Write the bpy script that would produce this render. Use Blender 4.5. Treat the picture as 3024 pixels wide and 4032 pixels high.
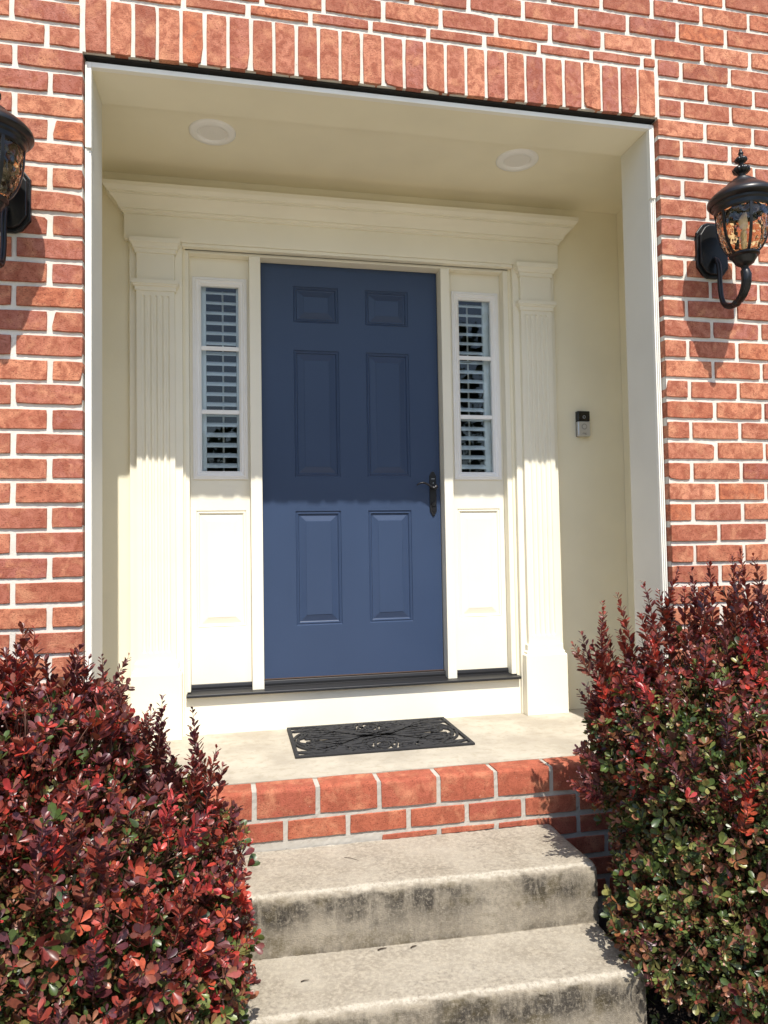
import bpy, bmesh, math, random
import numpy as np
from mathutils import Vector, Matrix
random.seed(7); RNG = np.random.default_rng(11)
for o in list(bpy.data.objects): bpy.data.objects.remove(o, do_unlink=True)
scene = bpy.context.scene
C = scene.collection
R = math.radians
# ------------------------------------------------------------------ camera
cam_d = bpy.data.cameras.new('camera'); cam = bpy.data.objects.new('camera', cam_d); C.objects.link(cam)
yaw, pitch, roll = 0.2067, 0.0400, 0.0165
fw = Vector((math.sin(yaw)*math.cos(pitch), math.cos(yaw)*math.cos(pitch), math.sin(pitch)))
rt = Vector((math.cos(yaw), -math.sin(yaw), 0)); dn = fw.cross(rt)
rt2 = math.cos(roll)*rt + math.sin(roll)*dn; dn2 = -math.sin(roll)*rt + math.cos(roll)*dn
cam.matrix_world = Matrix(((rt2.x, -dn2.x, -fw.x, 0.5018), (rt2.y, -dn2.y, -fw.y, -2.645), (rt2.z, -dn2.z, -fw.z, 0.8894), (0, 0, 0, 1)))
cam_d.sensor_fit = 'HORIZONTAL'; cam_d.sensor_width = 36; cam_d.lens = 2851.8/3024*36
cam_d.clip_start = 0.02; cam_d.clip_end = 2000
scene.camera = cam
# ------------------------------------------------------------------ light
SUN = Vector((0.055, -1.0, 1.62)).normalized()
sl = bpy.data.lights.new('sun', 'SUN'); sl.energy = 3.9; sl.angle = R(0.53); sl.color = (1.0, 0.95, 0.87)
so = bpy.data.objects.new('sun', sl); C.objects.link(so); so.location = SUN*30
so.rotation_euler = (-SUN).to_track_quat('-Z', 'Y').to_euler()
w = bpy.data.worlds.new('World'); scene.world = w; w.use_nodes = True
nt = w.node_tree; sky = nt.nodes.new('ShaderNodeTexSky'); sky.sky_type = 'NISHITA'; sky.sun_disc = False
sky.sun_elevation = math.asin(SUN.z); sky.sun_rotation = math.pi - math.atan2(SUN.x, -SUN.y)
nt.links.new(sky.outputs[0], nt.nodes['Background'].inputs[0]); nt.nodes['Background'].inputs[1].default_value = 0.14
vs = scene.view_settings; vs.view_transform = 'Standard'; vs.look = 'None'; vs.gamma = 1.0; vs.use_curve_mapping = False
vs.exposure = 0.71
scene.render.engine = 'CYCLES'
scene.cycles.max_bounces = 12; scene.cycles.diffuse_bounces = 6; scene.cycles.transmission_bounces = 10; scene.cycles.glossy_bounces = 5

# ------------------------------------------------------------------ materials
def srgb(r, g, b):
    f = lambda c: (c/255/12.92 if c/255 <= .04045 else ((c/255+.055)/1.055)**2.4)
    return (f(r), f(g), f(b), 1)
class Mat:
    def __init__(s, name, col=(.8, .8, .8, 1), rough=.5, metal=0, spec=.5):
        s.m = bpy.data.materials.new(name); s.m.use_nodes = True; s.nt = s.m.node_tree; s.b = s.nt.nodes['Principled BSDF']
        s.b.inputs['Base Color'].default_value = col; s.b.inputs['Roughness'].default_value = rough
        s.b.inputs['Metallic'].default_value = metal; s.b.inputs['Specular IOR Level'].default_value = spec
    def n(s, t, **kw):
        x = s.nt.nodes.new(t)
        for k, v in kw.items(): setattr(x, k, v)
        return x
    def l(s, a, b): s.nt.links.new(a, b)
    def pos(s, scale=(1, 1, 1), obj=False):
        if obj: o = s.n('ShaderNodeTexCoord').outputs['Object']
        else: o = s.n('ShaderNodeNewGeometry').outputs['Position']
        if scale == (1, 1, 1): return o
        m = s.n('ShaderNodeMapping'); m.inputs['Scale'].default_value = scale; s.l(o, m.inputs[0]); return m.outputs[0]
    def noise(s, vec, sc, det=4, rough=.55, dist=0):
        x = s.n('ShaderNodeTexNoise'); x.inputs['Scale'].default_value = sc; x.inputs['Detail'].default_value = det
        x.inputs['Roughness'].default_value = rough; x.inputs['Distortion'].default_value = dist; s.l(vec, x.inputs['Vector']); return x.outputs['Fac']
    def ramp(s, fac, stops):
        x = s.n('ShaderNodeValToRGB'); cr = x.color_ramp
        while len(cr.elements) < len(stops): cr.elements.new(.5)
        for e, (p, c) in zip(cr.elements, stops):
            e.position = p; e.color = c if len(c) == 4 else (*c, 1)
        s.l(fac, x.inputs[0]); return x.outputs[0]
    def mix(s, fac, a, b, mode='MIX'):
        x = s.n('ShaderNodeMix', data_type='RGBA', blend_type=mode)
        for sock, v in ((x.inputs[0], fac), (x.inputs[6], a), (x.inputs[7], b)):
            if isinstance(v, bpy.types.NodeSocket): s.l(v, sock)
            else: sock.default_value = v
        return x.outputs[2]
    def math(s, op, a, b=0.0):
        x = s.n('ShaderNodeMath', operation=op)
        for sock, v in ((x.inputs[0], a), (x.inputs[1], b)):
            if isinstance(v, bpy.types.NodeSocket): s.l(v, sock)
            else: sock.default_value = v
        return x.outputs[0]
    def bump(s, h, strength, dist):
        x = s.n('ShaderNodeBump'); x.inputs['Strength'].default_value = strength; x.inputs['Distance'].default_value = dist
        s.l(h, x.inputs['Height']); s.l(x.outputs[0], s.b.inputs['Normal'])
    def col(s, o): s.l(o, s.b.inputs['Base Color'])
    def rough(s, o): s.l(o, s.b.inputs['Roughness'])
g4 = lambda v: (v, v, v, 1)

def brick_mat(name, redder=0.0):
    m = Mat(name, rough=.9, spec=.25)
    rnd = m.n('ShaderNodeObjectInfo').outputs['Random']
    base = m.ramp(rnd, [(0, srgb(146, 84, 66)), (.16, srgb(190, 116, 86)), (.34, srgb(168, 102, 88)), (.52, srgb(206, 134, 98)), (.68, srgb(156, 92, 80)), (.84, srgb(196, 114, 74)), (1, srgb(214, 146, 114))])
    base = m.mix(.08, base, srgb(200, 160, 142))
    base = m.mix(1, base, (1.0, 1.02, 1.04, 1), 'MULTIPLY')
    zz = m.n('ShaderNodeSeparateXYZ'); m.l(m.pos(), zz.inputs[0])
    base = m.mix(m.ramp(m.math('MULTIPLY', zz.outputs['Z'], .4), [(.15, g4(.32)), (.62, g4(0))]), base, srgb(166, 82, 56))  # redder low down; glare washing out the upper bricks is put into colour
    if redder: base = m.mix(redder*.7, base, srgb(160, 78, 58))
    p = m.pos()
    n1 = m.noise(p, 26, 6, .68, .6)
    c = m.mix(m.ramp(n1, [(.40, g4(0)), (.58, g4(.8))]), base, srgb(144, 78, 58))
    n2 = m.noise(p, 13, 5, .65, .4)
    c = m.mix(m.ramp(n2, [(.5, g4(0)), (.68, g4(.6 if not redder else .42))]), c, srgb(214, 152, 116))
    sp = m.noise(m.pos((1, 1, 1.7)), 170, 4, .7)
    c = m.mix(m.ramp(sp, [(.55, g4(0)), (.66, g4(.85))]), c, srgb(88, 44, 34))
    wh = m.noise(p, 85, 4, .7)
    c = m.mix(m.ramp(wh, [(.68, g4(0)), (.76, g4(.6))]), c, srgb(226, 200, 184))
    m.col(c)
    cr = m.noise(m.pos((1, 1, 2.2)), 120, 5, .65)
    m.bump(m.math('ADD', m.math('MULTIPLY', cr, .6), m.math('MULTIPLY', n1, .8)), .8, .0035)
    return m.m
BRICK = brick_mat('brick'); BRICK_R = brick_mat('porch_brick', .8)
def mortar_mat(k):
    m = Mat('mortar', rough=.95, spec=.2); p = m.pos()
    n = m.noise(p, 60, 5, .65); n2 = m.noise(p, 7, 3)
    c = m.mix(n, srgb(204, 198, 188), srgb(228, 224, 216))
    c = m.mix(m.ramp(n2, [(.5, g4(0)), (.75, g4(.4))]), c, srgb(176, 170, 161))
    d = m.noise(p, 33, 4, .7); c = m.mix(m.ramp(d, [(.68, g4(0)), (.76, g4(.6))]), c, srgb(120, 112, 104))
    c = m.mix(1, c, (k, k*.985, k*.95, 1), 'MULTIPLY')
    m.col(c); m.bump(m.noise(p, 150, 5, .7), .5, .0025); return m.m
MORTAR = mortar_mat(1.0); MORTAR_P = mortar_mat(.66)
def paint(name, col, rough=.45, bumpd=.0006, sc=90, scale=(1, 1, 1), spec=.4):
    m = Mat(name, col, rough, spec=spec); p = m.pos(scale); n = m.noise(p, sc, 4, .6)
    v = m.noise(m.pos(), 2.3, 3)
    dark = tuple(x*.93 for x in col[:3])+(1,)
    m.col(m.mix(m.ramp(v, [(.4, g4(0)), (.7, g4(1))]), col, dark)); m.bump(n, .35, bumpd); return m.m
CREAM = paint('cream_paint', (.86, .815, .675, 1), .5)
CREAM_WALL = paint('cream_wall_paint', (.86, .80, .615, 1), .6, .001, 130)
JAMBP = paint('offwhite_paint', (.77, .745, .66, 1), .5)
WHITE = paint('white_vinyl', (.87, .86, .835, 1), .35)
TRIMW = paint('white_trim', (.88, .86, .78, 1), .35)
BLUE = paint('blue_door_paint', (.038, .061, .118, 1), .33, .0009, 160, (1, 1, .35), .3)
SHUTTER = paint('shutter_white', (.86, .87, .86, 1), .4)
def simple(name, col, rough=.5, metal=0, spec=.5): return Mat(name, col, rough, metal, spec).m
BLACKM = paint('black_metal', (.010, .010, .010, 1), .33, .0004, 300, spec=.4)
BRONZE = simple('bronze_line', (.25, .17, .13, 1), .35, .8)
SILL = paint('sill_black', (.013, .013, .014, 1), .4, .0004, 200)
HANDLE = simple('oil_rubbed_black', (.016, .015, .017, 1), .3, .3)
SATIN = simple('satin_nickel', (.55, .56, .58, 1), .35, .6)
BLACKP = simple('black_plastic', (.008, .008, .009, 1), .18)
GREYP = simple('grey_plastic', (.30, .31, .32, 1), .4)
LENSW = simple('light_lens', (.80, .78, .74, 1), .5)
RUBBER = paint('black_rubber', (.020, .020, .022, 1), .75, .001, 400)
DARK = simple('dark_gap', (.01, .01, .01, 1), .9)
INTER = simple('interior_paint', (.12, .115, .11, 1), .8)
STEEL = simple('steel_lintel', (.02, .018, .016, 1), .8)
def glass_mat():
    m = Mat('window_glass'); fr = m.n('ShaderNodeFresnel'); fr.inputs[0].default_value = 1.36
    tr = m.n('ShaderNodeBsdfTransparent'); tr.inputs[0].default_value = (.93, .96, .96, 1); gl = m.n('ShaderNodeBsdfGlossy'); gl.inputs['Roughness'].default_value = .0
    mx = m.n('ShaderNodeMixShader'); m.l(fr.outputs[0], mx.inputs[0]); m.l(tr.outputs[0], mx.inputs[1]); m.l(gl.outputs[0], mx.inputs[2])
    m.l(mx.outputs[0], m.nt.nodes['Material Output'].inputs[0]); return m.m
GLASS = glass_mat()
def amber_mat():
    m = Mat('amber_glass', (1, .85, .63, 1), .01); m.b.inputs['Transmission Weight'].default_value = 1; m.b.inputs['IOR'].default_value = 1.5
    v = m.n('ShaderNodeTexVoronoi', feature='SMOOTH_F1'); v.inputs['Scale'].default_value = 34; v.inputs['Smoothness'].default_value = .8
    m.l(m.pos(obj=True), v.inputs['Vector']); m.bump(v.outputs['Distance'], 1.0, .012); return m.m
AMBER = amber_mat()
def floor_mat():
    m = Mat('porch_concrete', rough=.85, spec=.25); p = m.pos()
    n = m.noise(p, 4, 5, .6); n2 = m.noise(p, 24, 5, .7); n3 = m.noise(p, 210, 3)
    c = m.mix(m.ramp(n, [(.38, g4(0)), (.6, g4(1))]), srgb(162, 154, 140), srgb(182, 174, 159))
    c = m.mix(m.ramp(n2, [(.5, g4(0)), (.66, g4(.5))]), c, srgb(150, 140, 122))
    c = m.mix(m.ramp(n3, [(.66, g4(0)), (.74, g4(.6))]), c, srgb(122, 111, 96))
    m.col(c); m.bump(n3, .4, .002); return m.m
FLOOR = floor_mat()
def concrete_mat():
    m = Mat('old_concrete', rough=.92, spec=.2); p = m.pos()
    big = m.noise(p, 5, 5, .65); fine = m.noise(p, 75, 5, .7); grit = m.noise(p, 330, 3, .7)
    c = m.mix(m.ramp(big, [(.35, g4(0)), (.65, g4(1))]), srgb(144, 135, 120), srgb(170, 162, 147))
    c = m.mix(m.ramp(fine, [(.45, g4(0)), (.62, g4(.7))]), c, srgb(184, 174, 156))
    c = m.mix(m.math('MULTIPLY', m.ramp(fine, [(.36, g4(.45)), (.46, g4(0))]), m.ramp(m.noise(p, 6.5, 4, .6), [(.45, g4(0)), (.62, g4(1))])), c, srgb(112, 103, 94))
    c = m.mix(m.ramp(grit, [(.33, g4(.6)), (.39, g4(0))]), c, srgb(96, 86, 72))
    c = m.mix(m.ramp(grit, [(.62, g4(0)), (.70, g4(.6))]), c, srgb(212, 203, 186))
    # lichen and rain streaks on the risers (faces turned to the street)
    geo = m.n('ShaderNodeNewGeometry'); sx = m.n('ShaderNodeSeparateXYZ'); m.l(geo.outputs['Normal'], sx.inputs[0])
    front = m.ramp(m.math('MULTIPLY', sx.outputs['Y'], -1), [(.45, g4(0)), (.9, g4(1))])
    pz = m.n('ShaderNodeSeparateXYZ'); m.l(p, pz.inputs[0])
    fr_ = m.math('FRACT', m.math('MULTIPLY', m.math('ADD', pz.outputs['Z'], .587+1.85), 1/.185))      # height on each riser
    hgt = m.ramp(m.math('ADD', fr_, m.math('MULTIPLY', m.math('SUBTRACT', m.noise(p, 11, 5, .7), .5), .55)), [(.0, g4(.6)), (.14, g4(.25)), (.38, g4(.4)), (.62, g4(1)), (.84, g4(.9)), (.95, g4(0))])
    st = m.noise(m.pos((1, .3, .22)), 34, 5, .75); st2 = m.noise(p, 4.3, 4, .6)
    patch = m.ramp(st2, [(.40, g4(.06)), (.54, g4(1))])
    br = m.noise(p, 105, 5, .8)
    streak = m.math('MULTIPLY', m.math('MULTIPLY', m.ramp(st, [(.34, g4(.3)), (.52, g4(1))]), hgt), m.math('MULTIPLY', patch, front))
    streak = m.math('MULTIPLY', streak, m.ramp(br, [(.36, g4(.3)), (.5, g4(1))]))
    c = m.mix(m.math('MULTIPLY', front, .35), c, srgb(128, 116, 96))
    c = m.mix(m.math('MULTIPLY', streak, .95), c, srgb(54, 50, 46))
    moss = m.math('MULTIPLY', m.ramp(m.noise(p, 9, 4, .7), [(.52, g4(0)), (.66, g4(.75))]), m.math('MULTIPLY', front, m.ramp(br, [(.35, g4(.2)), (.55, g4(1))])))
    c = m.mix(m.math('MULTIPLY', moss, .8), c, srgb(84, 74, 48))
    worn = m.ramp(m.math('MULTIPLY', sx.outputs['Y'], -1), [(.05, g4(0)), (.3, g4(.45)), (.6, g4(.35)), (.85, g4(0))])
    c = m.mix(m.math('MULTIPLY', worn, m.ramp(br, [(.42, g4(0)), (.55, g4(1))])), c, srgb(214, 206, 190))
    m.col(c); m.bump(m.math('ADD', m.math('MULTIPLY', fine, .7), grit), .7, .005); return m.m
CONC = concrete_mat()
def mulch_mat():
    m = Mat('mulch', rough=1); p = m.pos(); n = m.noise(p, 60, 5, .7)
    m.col(m.mix(n, (.012, .008, .005, 1), (.07, .045, .03, 1))); m.bump(n, 1, .03); return m.m
def lawn_mat():
    m = Mat('lawn', rough=1); p = m.pos(); n = m.noise(p, 14, 6, .7)
    m.col(m.mix(n, (.07, .085, .03, 1), (.14, .15, .07, 1))); m.bump(n, 1, .03); return m.m
def leaf_mat(name, use_obj):
    m = Mat(name, rough=.36, spec=.5)
    if use_obj: c = m.n('ShaderNodeObjectInfo').outputs['Color']
    else: c = m.n('ShaderNodeVertexColor', layer_name='tint').outputs['Color']
    n = m.noise(m.pos(), 120, 3); c2 = m.mix(m.ramp(n, [(.4, g4(0)), (.7, g4(.35))]), c, (.02, .012, .012, 1))
    m.col(c2)
    t = m.n('ShaderNodeBsdfTranslucent'); m.l(m.mix(1, c, (1.6, 1.3, .9, 1), 'MULTIPLY'), t.inputs[0])
    mx = m.n('ShaderNodeMixShader'); mx.inputs[0].default_value = .17
    out = m.nt.nodes['Material Output']; m.l(m.b.outputs[0], mx.inputs[1]); m.l(t.outputs[0], mx.inputs[2]); m.l(mx.outputs[0], out.inputs[0])
    return m.m
LEAF = leaf_mat('leaf', False); LEAF_O = leaf_mat('leaf_single', True)
STEM = simple('stem', (.09, .035, .022, 1), .7)

# ------------------------------------------------------------------ helpers
ORG = {}
def thing(name, loc, label, cat, group=None):
    o = bpy.data.objects.new(name, None); C.objects.link(o); o.location = loc; o.empty_display_size = .1
    ORG[o.name] = Vector(loc); o['label'] = label; o['category'] = cat
    if group: o['group'] = group
    return o
def link_mesh(name, me, mat, parent=None, smooth=False, bev=0):
    o = bpy.data.objects.new(name, me); C.objects.link(o)
    if mat is not None and len(me.materials) == 0: me.materials.append(mat)
    if smooth:
        me.polygons.foreach_set('use_smooth', [True]*len(me.polygons))
    if parent is not None:
        o.parent = parent; ORG[o.name] = ORG[parent.name]
    else: ORG[o.name] = Vector((0, 0, 0))
    if bev:
        b = o.modifiers.new('bevel', 'BEVEL'); b.width = bev; b.segments = 2; b.limit_method = 'ANGLE'; b.angle_limit = R(40)
    return o
class MB:
    def __init__(s): s.v = []; s.f = []
    def add(s, vs, fs):
        k = len(s.v); s.v += [tuple(x) for x in vs]; s.f += [tuple(i+k for i in f) for f in fs]; return s
    def box(s, x0, x1, y0, y1, z0, z1):
        return s.add([(x0,y0,z0),(x1,y0,z0),(x1,y1,z0),(x0,y1,z0),(x0,y0,z1),(x1,y0,z1),(x1,y1,z1),(x0,y1,z1)],
                     [(0,3,2,1),(4,5,6,7),(0,1,5,4),(1,2,6,5),(2,3,7,6),(3,0,4,7)])
    def band(s, x0, x1, yf, yb, prof, caps=True):
        """moulding with mitred returns: prof = [(projection, z)...] from bottom to top"""
        vs, fs = [], []
        for p, z in prof: vs += [(x0-p, yb, z), (x0-p, yf-p, z), (x1+p, yf-p, z), (x1+p, yb, z)]
        for i in range(len(prof)-1):
            a = 4*i
            for j in range(3): fs.append((a+j, a+j+1, a+j+5, a+j+4))
            fs.append((a+3, a, a+4, a+7))
        if caps:
            fs.append((3, 2, 1, 0)); n = 4*(len(prof)-1); fs.append((n, n+1, n+2, n+3))
        return s.add(vs, fs)
    def rings(s, x0, x1, z0, z1, y, prof, cap=True):
        """nested rectangles facing -Y: prof = [(inset, height toward viewer)...]"""
        vs, fs = [], []
        for i, h in prof: vs += [(x0+i, y-h, z0+i), (x1-i, y-h, z0+i), (x1-i, y-h, z1-i), (x0+i, y-h, z1-i)]
        for k in range(len(prof)-1):
            a = 4*k
            for j in range(4): fs.append((a+j, a+(j+1) % 4, a+4+(j+1) % 4, a+4+j))
        if cap: n = 4*(len(prof)-1); fs.append((n, n+1, n+2, n+3))
        return s.add(vs, fs)
    def lathe(s, prof, n=32, c=(0, 0, 0), a0=0, a1=2*math.pi, flute=None):
        vs, fs = [], []; full = abs(a1-a0-2*math.pi) < 1e-6; m = n if full else n+1
        for r, z in prof:
            for j in range(m):
                a = a0+(a1-a0)*j/n; rr = r
                if flute and flute(z): rr = r*(1+flute(z)*math.cos(a*12))
                vs.append((c[0]+rr*math.cos(a), c[1]+rr*math.sin(a), c[2]+z))
        for i in range(len(prof)-1):
            for j in range(n):
                k = (j+1) % m; fs.append((i*m+j, i*m+k, (i+1)*m+k, (i+1)*m+j))
        return s.add(vs, fs)
    def tube(s, pts, rad, n=8, cap=True, flat=1.0):
        pts = [Vector(p) for p in pts]; rad = [float(r) for r in rad] if hasattr(rad, '__len__') else [float(rad)]*len(pts)
        vs, fs = [], []; up = None
        for i, p in enumerate(pts):
            t = (pts[min(i+1, len(pts)-1)]-pts[max(i-1, 0)]).normalized()
            if up is None: up = t.orthogonal().normalized()
            up = (up - t*up.dot(t)).normalized(); b = t.cross(up)
            for j in range(n):
                a = 2*math.pi*j/n; vs.append(p+rad[i]*(math.cos(a)*up+flat*math.sin(a)*b))
        for i in range(len(pts)-1):
            for j in range(n): k = (j+1) % n; fs.append((i*n+j, i*n+k, (i+1)*n+k, (i+1)*n+j))
        if cap: fs.append(tuple(range(n))[::-1]); fs.append(tuple(range((len(pts)-1)*n, len(pts)*n)))
        return s.add(vs, fs)
    def prism(s, poly, y0, y1):
        """poly in XZ extruded along Y"""
        n = len(poly); vs = [(x, y0, z) for x, z in poly]+[(x, y1, z) for x, z in poly]
        return s.add(vs, [tuple(range(n)), tuple(range(2*n-1, n-1, -1))]+[(i, i+n, (i+1) % n+n, (i+1) % n) for i in range(n)])
    def sweepx(s, poly, x0, x1):
        """poly in YZ extruded along X"""
        n = len(poly); vs = [(x0, y, z) for y, z in poly]+[(x1, y, z) for y, z in poly]
        return s.add(vs, [tuple(range(n)), tuple(range(2*n-1, n-1, -1))]+[(i, i+n, (i+1) % n+n, (i+1) % n) for i in range(n)])
    def mesh(s, name, org=Vector((0, 0, 0))):
        me = bpy.data.meshes.new(name); me.from_pydata([(a-org[0], b-org[1], c-org[2]) for a, b, c in s.v], [], s.f)
        bm = bmesh.new(); bm.from_mesh(me); bmesh.ops.recalc_face_normals(bm, faces=bm.faces); bm.to_mesh(me); bm.free(); me.update(); return me
    def build(s, name, mat, parent=None, smooth=False, bev=0, sharp=None):
        org = ORG[parent.name] if parent is not None else Vector((0, 0, 0))
        me = s.mesh(name, org); o = link_mesh(name, me, mat, parent, smooth or sharp is not None, bev)
        if sharp is not None: me.set_sharp_from_angle(angle=R(sharp))
        return o
def copy_tree(o, parent=None):
    c = o.copy(); C.objects.link(c); c.parent = parent
    for ch in list(o.children): copy_tree(ch, c)
    return c
def structure(o): o['kind'] = 'structure'; return o

# ------------------------------------------------------------------ setting
W = 2.247; LZ = 2.635; CH = .0846; BH = .0675; J = CH-BH; MOD = .2305; GZ = -.60
structure(MB().add([(-400, -400, GZ-.012), (400, -400, GZ-.012), (400, 400, GZ-.012), (-400, 400, GZ-.012)], [(0, 1, 2, 3)]).build('ground', lawn_mat()))
def sheet(name, x0, x1, y0, y1, z, mat, n=40, amp=.012):
    vs, fs = [], []
    for j in range(n+1):
        for i in range(n+1):
            vs.append((x0+(x1-x0)*i/n, y0+(y1-y0)*j/n, z+random.uniform(-amp, amp)))
    for j in range(n):
        for i in range(n): a = j*(n+1)+i; fs.append((a, a+1, a+n+2, a+n+1))
    return structure(MB().add(vs, fs).build(name, mat, smooth=True))
MUL = mulch_mat()
sheet('mulch_bed', -1.6, .50, -1.5, .2, GZ+.01, MUL); sheet('mulch_bed', 1.70, 3.9, -1.5, .2, GZ+.01, MUL)
structure(MB().box(.45, 1.75, -1.7, -.60, GZ-.1, GZ+.013).build('walkway', CONC, bev=.008))
structure(MB().box(-6, 8, -14, -1.7, GZ-.1, GZ+.012).build('bounce_paving', FLOOR, bev=.008))  # unseen paving, added to bounce light up onto the alcove ceiling

# trees across the street, seen only as reflections in the glass
def wood_mat():
    m = Mat('far_leaves', rough=.8, spec=.2); n = m.noise(m.pos(), .9, 4, .7); m.col(m.mix(n, (.015, .03, .008, 1), (.07, .11, .03, 1))); return m.m
rg = np.random.default_rng(2); N = 26000; az = rg.uniform(-1.5, 1.5, N); ds = rg.uniform(23, 30, N)
hh = 5.8+1.0*np.sin(az*7+1)+.7*np.sin(az*17)+5.5*np.clip((az-.16)/.12, 0, 1)+1.5*np.clip((-az-.3)/.2, 0, 1)
P = np.c_[.5+np.sin(az)*ds, -2.6-np.cos(az)*ds, GZ+hh*rg.uniform(0, 1, N)**.8]; U_ = rg.normal(size=(N, 3)); U_ /= np.linalg.norm(U_, axis=1)[:, None]; V_ = np.cross(U_, rg.normal(size=(N, 3))); V_ /= np.linalg.norm(V_, axis=1)[:, None]
sz = rg.uniform(.12, .34, N)[:, None]; VV = np.stack([P-U_*sz, P-V_*sz*.7, P+U_*sz, P+V_*sz*.7], 1).reshape(-1, 3)
wm = bpy.data.meshes.new('woodland'); wm.from_pydata(VV.tolist(), [], np.arange(4*N).reshape(-1, 4).tolist()); wo = bpy.data.objects.new('woodland', wm); C.objects.link(wo); wm.materials.append(wood_mat())
wo['kind'] = 'stuff'; wo['label'] = 'green trees across the street mirrored in the window glass'; wo['category'] = 'trees'

# ------------------------------------------------------------------ brick wall
wall = thing('brick_wall', (W/2, 0, GZ), 'red brick house wall with white mortar around the cream entry alcove', 'wall')
def brick_mesh(lx, lz, ly, seed, jit=.0011, rnd=.0022, axis='F'):
    r = random.Random(seed); hx, hz = lx/2, lz/2
    nx = 4 if lx >= lz else 2; nz = 2 if lx >= lz else 4
    pts = []
    def side(a, b, n):
        for i in range(n): t = (i+.5)/n if i else 0.0; pts.append((a[0]+(b[0]-a[0])*t, a[1]+(b[1]-a[1])*t))
    cs = [(-hx, -hz), (hx, -hz), (hx, hz), (-hx, hz)]
    for k in range(4): side(cs[k], cs[(k+1) % 4], (nx if k % 2 == 0 else nz))
    out = []
    for x, z in pts:
        crn = abs(abs(x)-hx) < 1e-6 and abs(abs(z)-hz) < 1e-6
        pull = r.uniform(.0, rnd) if crn else 0
        out.append((x-math.copysign(pull, x)+r.uniform(-jit, jit)*.6, z-math.copysign(pull, z)+r.uniform(-jit, jit)))
    if r.random() < .22:                       # a chipped corner
        i = r.choice([0, nx, nx+nz, 2*nx+nz]); x, z = out[i]; out[i] = (x*(1-.007/hx), z*(1-.006/hz))
    n = len(out); b = .0016
    v = [(x*(1-b/hx), 0, z*(1-b/hz)) for x, z in out]+[(x, .0022, z) for x, z in out]+[(x, ly, z) for x, z in out]
    f = [tuple(range(n))]
    for k in (0, n): f += [(k+i, k+n+i, k+n+(i+1) % n, k+(i+1) % n) for i in range(n)]
    me = bpy.data.meshes.new('brick'); me.from_pydata(v, [], f)
    bm = bmesh.new(); bm.from_mesh(me); bmesh.ops.recalc_face_normals(bm, faces=bm.faces)
    if sum(fc.normal.y for fc in bm.faces if len(fc.verts) > 4) > 0:
        for fc in bm.faces: fc.normal_flip()
    bm.to_mesh(me); bm.free()
    me.polygons.foreach_set('use_smooth', [True]*len(me.polygons)); me.set_sharp_from_angle(angle=R(18)); return me
BL = MOD-J
def fam(lx, lz, n, seed): return [brick_mesh(lx, lz, .098, seed+i) for i in range(n)]
STR = fam(BL, BH, 14, 100); HALF = fam(.098, BH, 10, 200); SOL = fam(.0665, .193, 10, 300); THIN = fam(BL, .036, 6, 400)
cands = []          # (x0, x1, z0, z1)
def course(k, x0, x1, first):                   # from x0 rightwards, first joint centre at x0+first
    z = 2.645-k*CH; x = x0; e = x0+first-J/2
    while x < x1-.02:
        e2 = min(e, x1); cands.append((x, e2, z, z+BH)); x = e+J; e = x+BL
def course_l(k, x0, x1, first):                 # from x1 leftwards
    z = 2.645-k*CH; x = x1; e = x1-first+J/2
    while x > x0+.02: cands.append((max(e, x0), x, z, z+BH)); x = e-J; e = x-BL
XL, XR, ZT = -1.25, 3.7, 3.75
kb = int((2.645-GZ)/CH)
for k in range(-2, kb+1):
    odd = k % 2
    course_l(k, XL, -.001 if k > 0 else -.012, .222 if odd else .107)
    course(k, W+.001 if k > 0 else W+.012, XR, .222 if odd else .107)
kt = -int((ZT-2.645)/CH)
for k in range(kt, -2):
    odd = k % 2; ph = W+(.222 if odd else .107)
    n0 = math.ceil((ph-XL)/MOD); course(k, XL, XR, ph-n0*MOD+MOD-XL)
nS = 27; sp = (W-.002)/nS
for i in range(nS): x = .001+sp*i; cands.append((x+.0065, x+sp-.0055, LZ, LZ+.193))
x = .004
i = 0
while x < W-.03:
    e = min(x+(BL if i else .10), W-.004); cands.append((x, e, 2.846, 2.882)); x = e+J; i += 1
# which bricks the camera sees
Rm = np.array([list(rt2), list(dn2), list(fw)]); cp = np.array(cam.matrix_world.translation)
def pix(P): d = Rm @ (np.array(P)-cp); return 1512+2851.8*d[0]/d[2], 2016+2851.8*d[1]/d[2]
vis, rest = [], []
for b in cands:
    cs = [pix((x, 0, z)) for x in b[:2] for z in b[2:]]
    inside = any(-20 < u < 3044 and -20 < v < 4052 for u, v in cs)
    if b[3] < .10 and (b[0] < 0 or b[0] > W+.0): inside = inside and b[2] > .25
    (vis if inside else rest).append(b)
vis.sort(key=lambda b: -b[3]); rest += vis[300:]; vis = vis[:300]
def pick(b):
    lx, lz = b[1]-b[0], b[3]-b[2]
    f = SOL if lz > .1 else THIN if lz < .05 else STR if lx > .15 else HALF
    me = random.choice(f); bx = {id(SOL): (.0665, .193), id(THIN): (BL, .036), id(STR): (BL, BH), id(HALF): (.098, BH)}[id(f)]
    return me, lx/bx[0], lz/bx[1]
for b in vis:
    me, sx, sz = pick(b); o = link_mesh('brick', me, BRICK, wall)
    o.location = Vector(((b[0]+b[1])/2+random.uniform(-.001, .001), random.uniform(-.0025, .0015), (b[2]+b[3])/2+random.uniform(-.0012, .0012)))-ORG[wall.name]
    o.scale = (sx*random.choice((1, 1)), 1, sz); o.rotation_euler = (random.uniform(-.004, .004), random.uniform(-.005, .005), random.uniform(-.005, .005))
rm = MB()
for b in rest: rm.box(b[0], b[1], 0, .098, b[2], b[3])
rb = rm.build('brick_courses', BRICK, wall, bev=0); rb['kind'] = 'stuff'
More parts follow.
